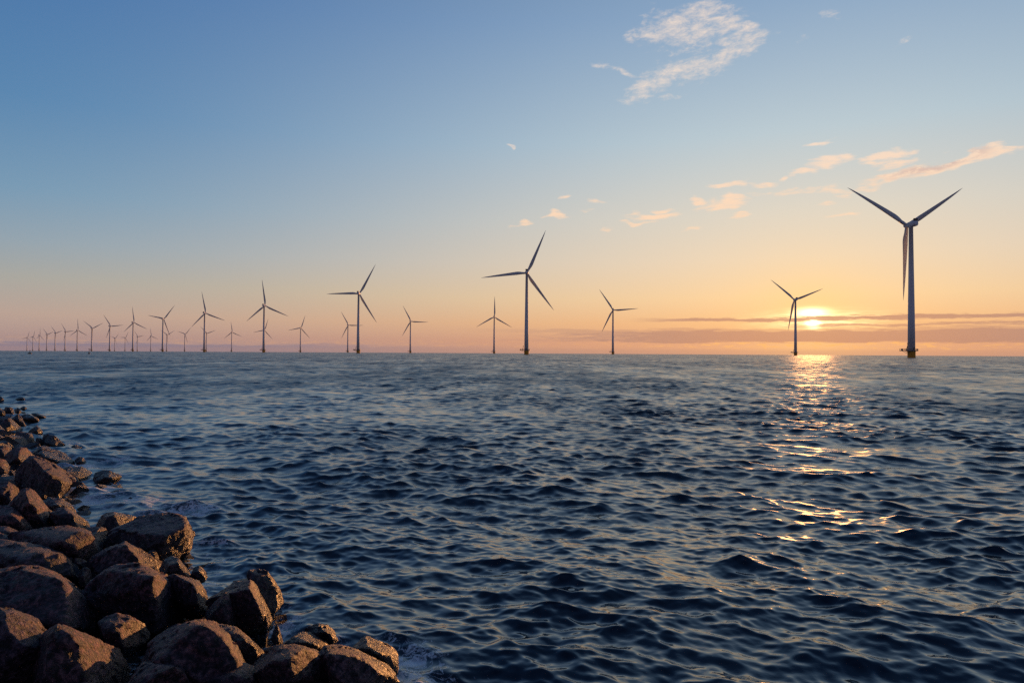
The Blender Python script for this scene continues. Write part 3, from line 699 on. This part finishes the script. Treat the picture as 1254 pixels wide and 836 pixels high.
def make_turbine():
    """built at the origin, rotor on its +Y side, hub at HUB"""
    root = bpy.data.objects.new('wind_turbine', None); COL.objects.link(root)
    bm = bmesh.new(); add_lathe(bm, [(-6, 2.55), (4.4, 2.55), (4.45, 2.75), (4.78, 2.75), (4.79, 2.5)], 40)
    for s in (-1, 1): add_tube(bm, (2.2 * 1 + .75, s * .75 + .9, -3), (2.95, s * .75 + .9, 4.8), .17, 8)
    for z in np.arange(-1.2, 4.8, .42): add_tube(bm, (2.95, .15, z), (2.95, 1.65, z), .05, 6)
    bm_obj('foundation', bm, M_yellow, root)
    # platform: ring plus a wider working deck on the -X side
    bm = bmesh.new(); add_lathe(bm, [(4.80, 4.1), (4.83, 4.2), (5.3, 4.2), (5.33, 4.1)], 40)
    add_box(bm, (-5.3, 0, 5.06), (4.4, 5.2, .48))
    for s in (-1, 1): add_tube(bm, (-6.6, s * 1.8, 5.0), (-2.4, s * 1.0, 3.2), .13, 6)
    plat = bm_obj('platform', bm, M_steel, root, smooth=False)
    bm = bmesh.new()
    pts = [(4.1 * math.cos(a), 4.1 * math.sin(a)) for a in np.linspace(-2.45, 2.45, 17)]
    pts = pts + [(-5.0, 2.5), (-6.2, 2.5), (-7.4, 2.5), (-7.4, 0.8), (-7.4, -.8), (-7.4, -2.5), (-6.2, -2.5), (-5.0, -2.5)]
    for i, p in enumerate(pts):
        q_ = pts[(i + 1) % len(pts)]
        add_tube(bm, (p[0], p[1], 5.31), (p[0], p[1], 6.45), .10, 6)
        for z in (5.85, 6.42): add_tube(bm, (p[0], p[1], z), (q_[0], q_[1], z), .08, 6)
    bm_obj('railing', bm, M_steel, plat)
    bm = bmesh.new(); add_box(bm, (-6.5, 1.2, 5.9), (1.0, .9, 1.15)); bm_obj('cabinet', bm, M_steel, plat, smooth=False)
    bm = bmesh.new()
    add_tube(bm, (-4.3, -.6, 5.32), (-4.3, -.6, 6.6), .32, 10); add_tube(bm, (-4.35, -.6, 6.5), (-3.1, -.6, 10.1), .2, 8); add_tube(bm, (-3.1, -.6, 10.1), (-2.9, .5, 10.5), .16, 8)
    add_tube(bm, (-3.1, -.6, 10.1), (-3.9, -.6, 9.6), .22, 8); add_tube(bm, (-3.85, -.6, 6.7), (-3.5, -.6, 8.6), .11, 8)
    bm_obj('service_crane', bm, M_steel, root)
    bm = bmesh.new(); add_lathe(bm, [(5.34, 2.42), (30, 2.2), (60, 1.78), (HUB - 2.3, 1.38), (HUB - 2.28, 1.5), (HUB - 1.7, 1.5)], 48)
    tw = bm_obj('tower', bm, M_white, root)
    bm = bmesh.new(); add_box(bm, (0, -2.43, 6.5), (1.0, .16, 2.1)); bm_obj('door', bm, M_dark, tw, smooth=False)
    # nacelle: rounded drum, a little narrower at the rear
    bm = bmesh.new()
    prof = [(-5.3, .9), (-5.15, 1.6), (-4.6, 1.85), (-3, 1.95), (1.2, 2.0), (1.9, 1.9), (2.4, 1.75)]
    seg = 28; rings = []
    for yy, r_ in prof:
        rings.append([bm.verts.new((r_ * math.copysign(abs(math.cos(a)) ** .8, math.cos(a)), yy, HUB + r_ * math.copysign(abs(math.sin(a)) ** .8, math.sin(a)))) for a in [2 * math.pi * i / seg for i in range(seg)]])
    for a, b in zip(rings, rings[1:]):
        for i in range(seg): bm.faces.new((a[i], b[i], b[(i + 1) % seg], a[(i + 1) % seg]))
    bm.faces.new(rings[0]); bm.faces.new(rings[-1][::-1])
    nac = bm_obj('nacelle', bm, M_white, root)
    bm = bmesh.new(); add_box(bm, (0, -4.4, HUB + 2.75), (3.0, .8, 1.7)); add_tube(bm, (.9, -3.2, HUB + 1.8), (.9, -3.2, HUB + 3.9), .06, 6); bmesh.ops.bevel(bm, geom=bm.edges[:], offset=.04, segments=1)
    bm_obj('cooler', bm, M_dark, nac, smooth=False)
    bm = bmesh.new(); rings = []
    for yy, r_ in [(2.45, 1.55), (2.9, 1.75), (4.6, 1.8), (5.6, 1.5), (6.3, .95), (6.6, .3)]:
        rings.append([bm.verts.new((r_ * math.cos(2 * math.pi * i / 24), yy, HUB + r_ * math.sin(2 * math.pi * i / 24))) for i in range(24)])
    for a, b in zip(rings, rings[1:]):
        for i in range(24): bm.faces.new((a[i], b[i], b[(i + 1) % 24], a[(i + 1) % 24]))
    bm.faces.new(rings[0]); bm.faces.new(rings[-1][::-1])
    hub = bm_obj('hub', bm, M_white, root)
    bl = blade_mesh(); bl.materials.append(M_blade)
    blades = [link('blade', bl, None, root) for _ in range(3)]
    return root, blades

def children(o): return [c for c in ALLOBJ if c.parent is o]
proto, pbl = make_turbine()
ALLOBJ = list(COL.objects)
def copy_tree(o, parent=None):
    c = o.copy(); COL.objects.link(c)
    if parent: c.parent = parent
    for ch in children(o): copy_tree(ch, c)
    return c

TILT = Matrix.Rotation(R(5), 4, 'X')
def project(P):
    d = Vector(P) - Vector((0, 0, EYE)); z = d.dot(fwd)
    return 627 + F * d.dot(right) / z, 418 - F * d.dot(up) / z
def fit_phase(loc, axis, tips):
    best = None; M0 = Matrix.Translation(loc) @ Matrix.Rotation(-R(axis), 4, 'Z')
    for k in range(0, 480):
        a0 = k * 2 * math.pi / 3 / 480
        pr = [project(M0 @ (Matrix.Translation((0, 4.1, HUB + .1)) @ TILT @ Matrix.Rotation(a0 + j * 2 * math.pi / 3, 4, 'Y') @ Vector((0, 1.6, BL)))) for j in range(3)]
        e = sum(min((p[0] - x) ** 2 + (p[1] - y) ** 2 for p in pr) for x, y in tips)
        if best is None or e < best[0]: best = (e, a0)
    return best
def tip_phase(hubp, tips, c):
    s = 0
    for x, y in tips:
        a = math.atan2((x - hubp[0]) / c, -(y - hubp[1])); s += complex(math.cos(3 * a), math.sin(3 * a))
    return math.atan2(s.imag, s.real) / 3
# bearings of each machine: tower foot x, hub, blade tips in the photograph; axis = compass heading of the rotor
TURB = [
 ('near', 1116.2, (1107.5, 275), [(1030.6, 231), (1174.7, 231.3), (1100.9, 366)], -14, 'largest white wind turbine on a yellow base, beyond the setting sun'),
 ('near', 644.6, (645.8, 333.7), [(665.8, 284), (588.7, 341), (675, 379.2)], 14, 'second largest wind turbine, alone in the middle of the horizon with one blade pointing level'),
 ('near', 438.5, (439.8, 359.4), [(459, 326.8), (399.8, 360.9), (461.1, 394.7)], 15, 'third largest wind turbine, a small one of the far row close beside its tower'),
 ('near', 322.8, (324.3, 374.2), [(321.8, 343.7), (355, 387.2), (302.1, 393.4)], 17, 'fourth largest wind turbine, covering the tower of a small one behind it'),
 ('near', 250.0, (251.1, 383.3), [(247.2, 359.4), (276.4, 392.6), (234.1, 400.5)], 17, 'fifth largest wind turbine, a far smaller one peeping out beside its foot'),
 ('near', 199.0, (200.4, 390.4), [(215.5, 374.3), (181, 386.8), (208.9, 410.2)], 17, 'sixth largest wind turbine, one blade reaching down over a smaller one'),
 ('near', 162.5, (163.5, 394.8), [(162.5, 377.3), (181.2, 402.4), (151, 406.2)], 17, 'seventh wind turbine of the near row, one blade straight up'),
 ('near', 134.1, (135.4, 399.2), [(126.4, 386), (152.7, 398.2), (130.4, 413.2)], 17, 'eighth wind turbine of the near row, one blade level toward the sun'),
 ('near', 112.0, (113.2, 401.8), [(101.5, 393.6), (126.8, 396.2)], 17, 'ninth wind turbine of the near row, its blades forming a Y'),
 ('near', 94.3, (95.1, 404.2), [(95.3, 391.8), (107.9, 410.4), (85.3, 410.8)], 17, 'tenth wind turbine of the near row, blades in an upturned Y'),
 ('near', 79.5, (80.3, 406), [(73.8, 397.2), (90.7, 405.2), (76.6, 417)], 17, 'eleventh wind turbine of the near row, one blade level and one down by the tower'),
 ('near', 67.2, (68, 407.6), [(61.4, 400.4), (76.2, 406.2)], 17, 'twelfth wind turbine of the near row, fifth from the end of the line'),
 ('near', 57.0, (57.6, 409.4), [(51.4, 403), (64.8, 407.8)], 17, 'fourth wind turbine from the far end of the line'),
 ('near', 47.8, (48.4, 410.6), [(49.2, 402.2), (54.2, 414.2), (43.9, 412.8)], 17, 'third wind turbine from the far end of the line, one blade up'),
 ('near', 40.0, (40.4, 412.2), [(43.5, 403.8), (35.9, 412.2), (45.5, 416.6)], 17, 'second wind turbine from the far end of the line'),
 ('near', 32.9, (33.2, 413.4), [(36.5, 405.8), (26.3, 414), (37.5, 416.6)], 17, 'last tiny wind turbine at the far end of the line'),
 ('far', 974.2, (972.8, 366.8), [(943.3, 343.3), (1002.4, 354.2), (963.7, 402.4)], 9, 'wind turbine directly beside the setting sun'),
 ('far', 750.5, (751, 379.5), [(733.7, 355), (777.6, 377.9), (736.6, 406.3)], 20, 'wind turbine standing alone between the sun and the second largest turbine'),
 ('far', 605.0, (605, 387.9), [(604.7, 363.2), (624.5, 400.3), (583.2, 400.5)], 14, 'far row wind turbine with one blade upright, next to the second largest turbine'),
 ('far', 502.4, (502.6, 393.4), [(492.6, 375.5), (523.4, 394.5), (491.6, 411)], 12, 'solitary far row wind turbine between the second and the third largest turbines'),
 ('far', 425.8, (426.5, 398), [(417.2, 382.5), (445, 398.4), (417.6, 413.6)], 16, 'small wind turbine whose level blade crosses the tower of the third largest'),
 ('far', 367.8, (368.2, 401.5), [(373.8, 386.6), (352.7, 404.2), (379.9, 413.6)], 16, 'small far row wind turbine between the third and the fourth largest turbines'),
 ('far', 323.2, (323.7, 404.2), [(326.6, 390.8), (308.5, 406.7), (332.2, 414.6)], 16, 'small wind turbine hidden behind the tower of the fourth largest'),
 ('far', 283.5, (283.7, 406.7), [(282.6, 393.9), (296.7, 411.5), (273.9, 413.8)], 16, 'small far row wind turbine between the fourth and the fifth largest turbines'),
 ('far', 252.5, (252.8, 408), [(245, 400), (264.6, 404.6)], 16, 'small wind turbine close behind the fifth largest, blades forming a Y'),
 ('far', 226.0, (226.7, 409), [(233.9, 403), (216.7, 406.8), (229.7, 419.1)], 16, 'small far row wind turbine between the fifth and the sixth largest turbines'),
 ('far', 204.0, (204.1, 410), [(196, 405.4), (213.3, 406.4)], 16, 'small wind turbine under the lower blade of the sixth largest'),
 ('far', 184.5, (185, 411.4), [(183.8, 403.8), (193.4, 414.8), (178.8, 417.4)], 16, 'fourth smallest far row wind turbine, between the sixth and seventh near ones'),
 ('far', 168.0, (168.3, 412.2), [(164.7, 408.4), (176.8, 411.2), (167, 417.4)], 16, 'third smallest far row wind turbine, just beyond the tower of the seventh near one'),
 ('far', 153.0, (153.5, 413.4), [(157.9, 407.8), (147.3, 413.4), (158.1, 420.1)], 16, 'second smallest far row wind turbine, between the seventh and eighth near ones'),
 ('far', 140.3, (140.7, 414.2), [(146.7, 409.4), (136.6, 413.4), (142, 419.7)], 16, 'smallest far row wind turbine, just beside the eighth near one'),
]

def place_turbine(i, row, foot, hubp, tips, axis, label):
    # solve the true distance from the apparent height of the hub above the eye line
    dz = ray(foot, hubp[1]); 
    t = (HUB - EYE) / dz.z
    for _ in range(4):
        dist2 = t * t * (1 + dz.x ** 2); t = (HUB - EYE - dist2 / (2 * EARTH)) / dz.z
    d = ray(foot, 432 + .0055 * (foot - 627)); x, y = d.x * t, t
    drop = (x * x + y * y) / (2 * EARTH)
    o = proto if i == 0 else copy_tree(proto)
    az = math.degrees(math.atan2(x, y)); rel = axis - az
    c = max(math.cos(R(rel)), .35) * (1 / math.cos(R(az)) if abs(az) > 20 else 1)
    best = min((fit_phase((x, y, -drop), ax_, tips) + (ax_,) for ax_ in range(axis - 12, axis + 13, 4)), key=lambda b: b[0] + .05 * abs(b[2] - axis))
    ph, axis = best[1], best[2]
    LOG.append((i, axis, round(best[0], 1)))
    o.location = (x, y, -drop); o.rotation_euler = (0, 0, -R(axis))
    cur = [ch for ch in (COL.objects if i else COL.objects) if ch.parent is o and ch.name.startswith('blade')]
    for k, b in enumerate(cur):
        a = ph + k * 2 * math.pi / 3
        b.matrix_local = Matrix.Translation((0, 4.1, HUB + .1)) @ TILT @ Matrix.Rotation(a, 4, 'Y')
    tag(o, label, 'wind turbine', 'wind turbines standing in the sea')
    return math.hypot(x, y)
LOG = []
for i, T in enumerate(TURB):
    dd = place_turbine(i, *T)

# ------------------------------------------------------------------ two spar markers out on the water
def marker(px, py, hgt, kindr, label):
    d = ray(px, py); t = -EYE / d.z; x, y = d.x * t, t
    root = bpy.data.objects.new('channel_marker', None); COL.objects.link(root); root.location = (x, y, -(x * x + y * y) / (2 * EARTH))
    bm = bmesh.new(); add_lathe(bm, [(-.6, .5 * kindr), (.1, .62 * kindr), (.5, .55 * kindr), (.75, .2 * kindr)], 20); bm_obj('float', bm, M_red, root)
    bm = bmesh.new(); add_tube(bm, (0, 0, .7), (.05, 0, hgt), .13, 10, .09); bm_obj('pole', bm, M_red, root)
    bm = bmesh.new(); add_tube(bm, (.05, 0, hgt), (.05, 0, hgt + .45), .26, 12, .02 if kindr > 1 else .26); bm_obj('topmark', bm, M_red, root)
    tag(root, label, 'buoy', 'channel markers far out on the water')
marker(36.5, 433.2, 1.8, 1.6, 'stout dark channel marker low on the water beneath the smallest wind turbines')
marker(109, 433.2, 2.6, 1.0, 'slim tall dark channel marker beside the foot of the eighth wind turbine of the row')

# ------------------------------------------------------------------ sea air
def haze():
    bm = bmesh.new(); add_box(bm, (0, 0, 60), (16000, 16000, 230)); o = bm_obj('haze', bm, None, smooth=False)
    for v in o.data.vertices:
        if v.co.z < 0: v.co.z = -14.0
    m = bpy.data.materials.new('sea_air'); m.use_nodes = True; nt = m.node_tree
    for nd in list(nt.nodes): nt.nodes.remove(nd)
    vo = nt.nodes.new('ShaderNodeVolumePrincipled'); vo.inputs['Color'].default_value = (.80, .80, .86, 1); vo.inputs['Density'].default_value = HAZE
    ou = nt.nodes.new('ShaderNodeOutputMaterial'); nt.links.new(vo.outputs[0], ou.inputs['Volume'])
    o.data.materials.append(m); tag(o, 'thin sea haze over the water', 'haze', kind='stuff')
HAZE = 0.00002
haze()

# ------------------------------------------------------------------ render settings
SC.view_settings.view_transform = 'Standard'; SC.view_settings.look = 'None'
SC.view_settings.exposure = 0.0; SC.view_settings.gamma = 1.0; SC.view_settings.use_curve_mapping = False
SC.render.engine = 'CYCLES'
cy = SC.cycles
cy.max_bounces = 6; cy.diffuse_bounces = 3; cy.glossy_bounces = 4; cy.transmission_bounces = 2
cy.sample_clamp_indirect = 2; cy.sample_clamp_direct = 2.8
cy.use_denoising = False
cy.use_adaptive_sampling = False
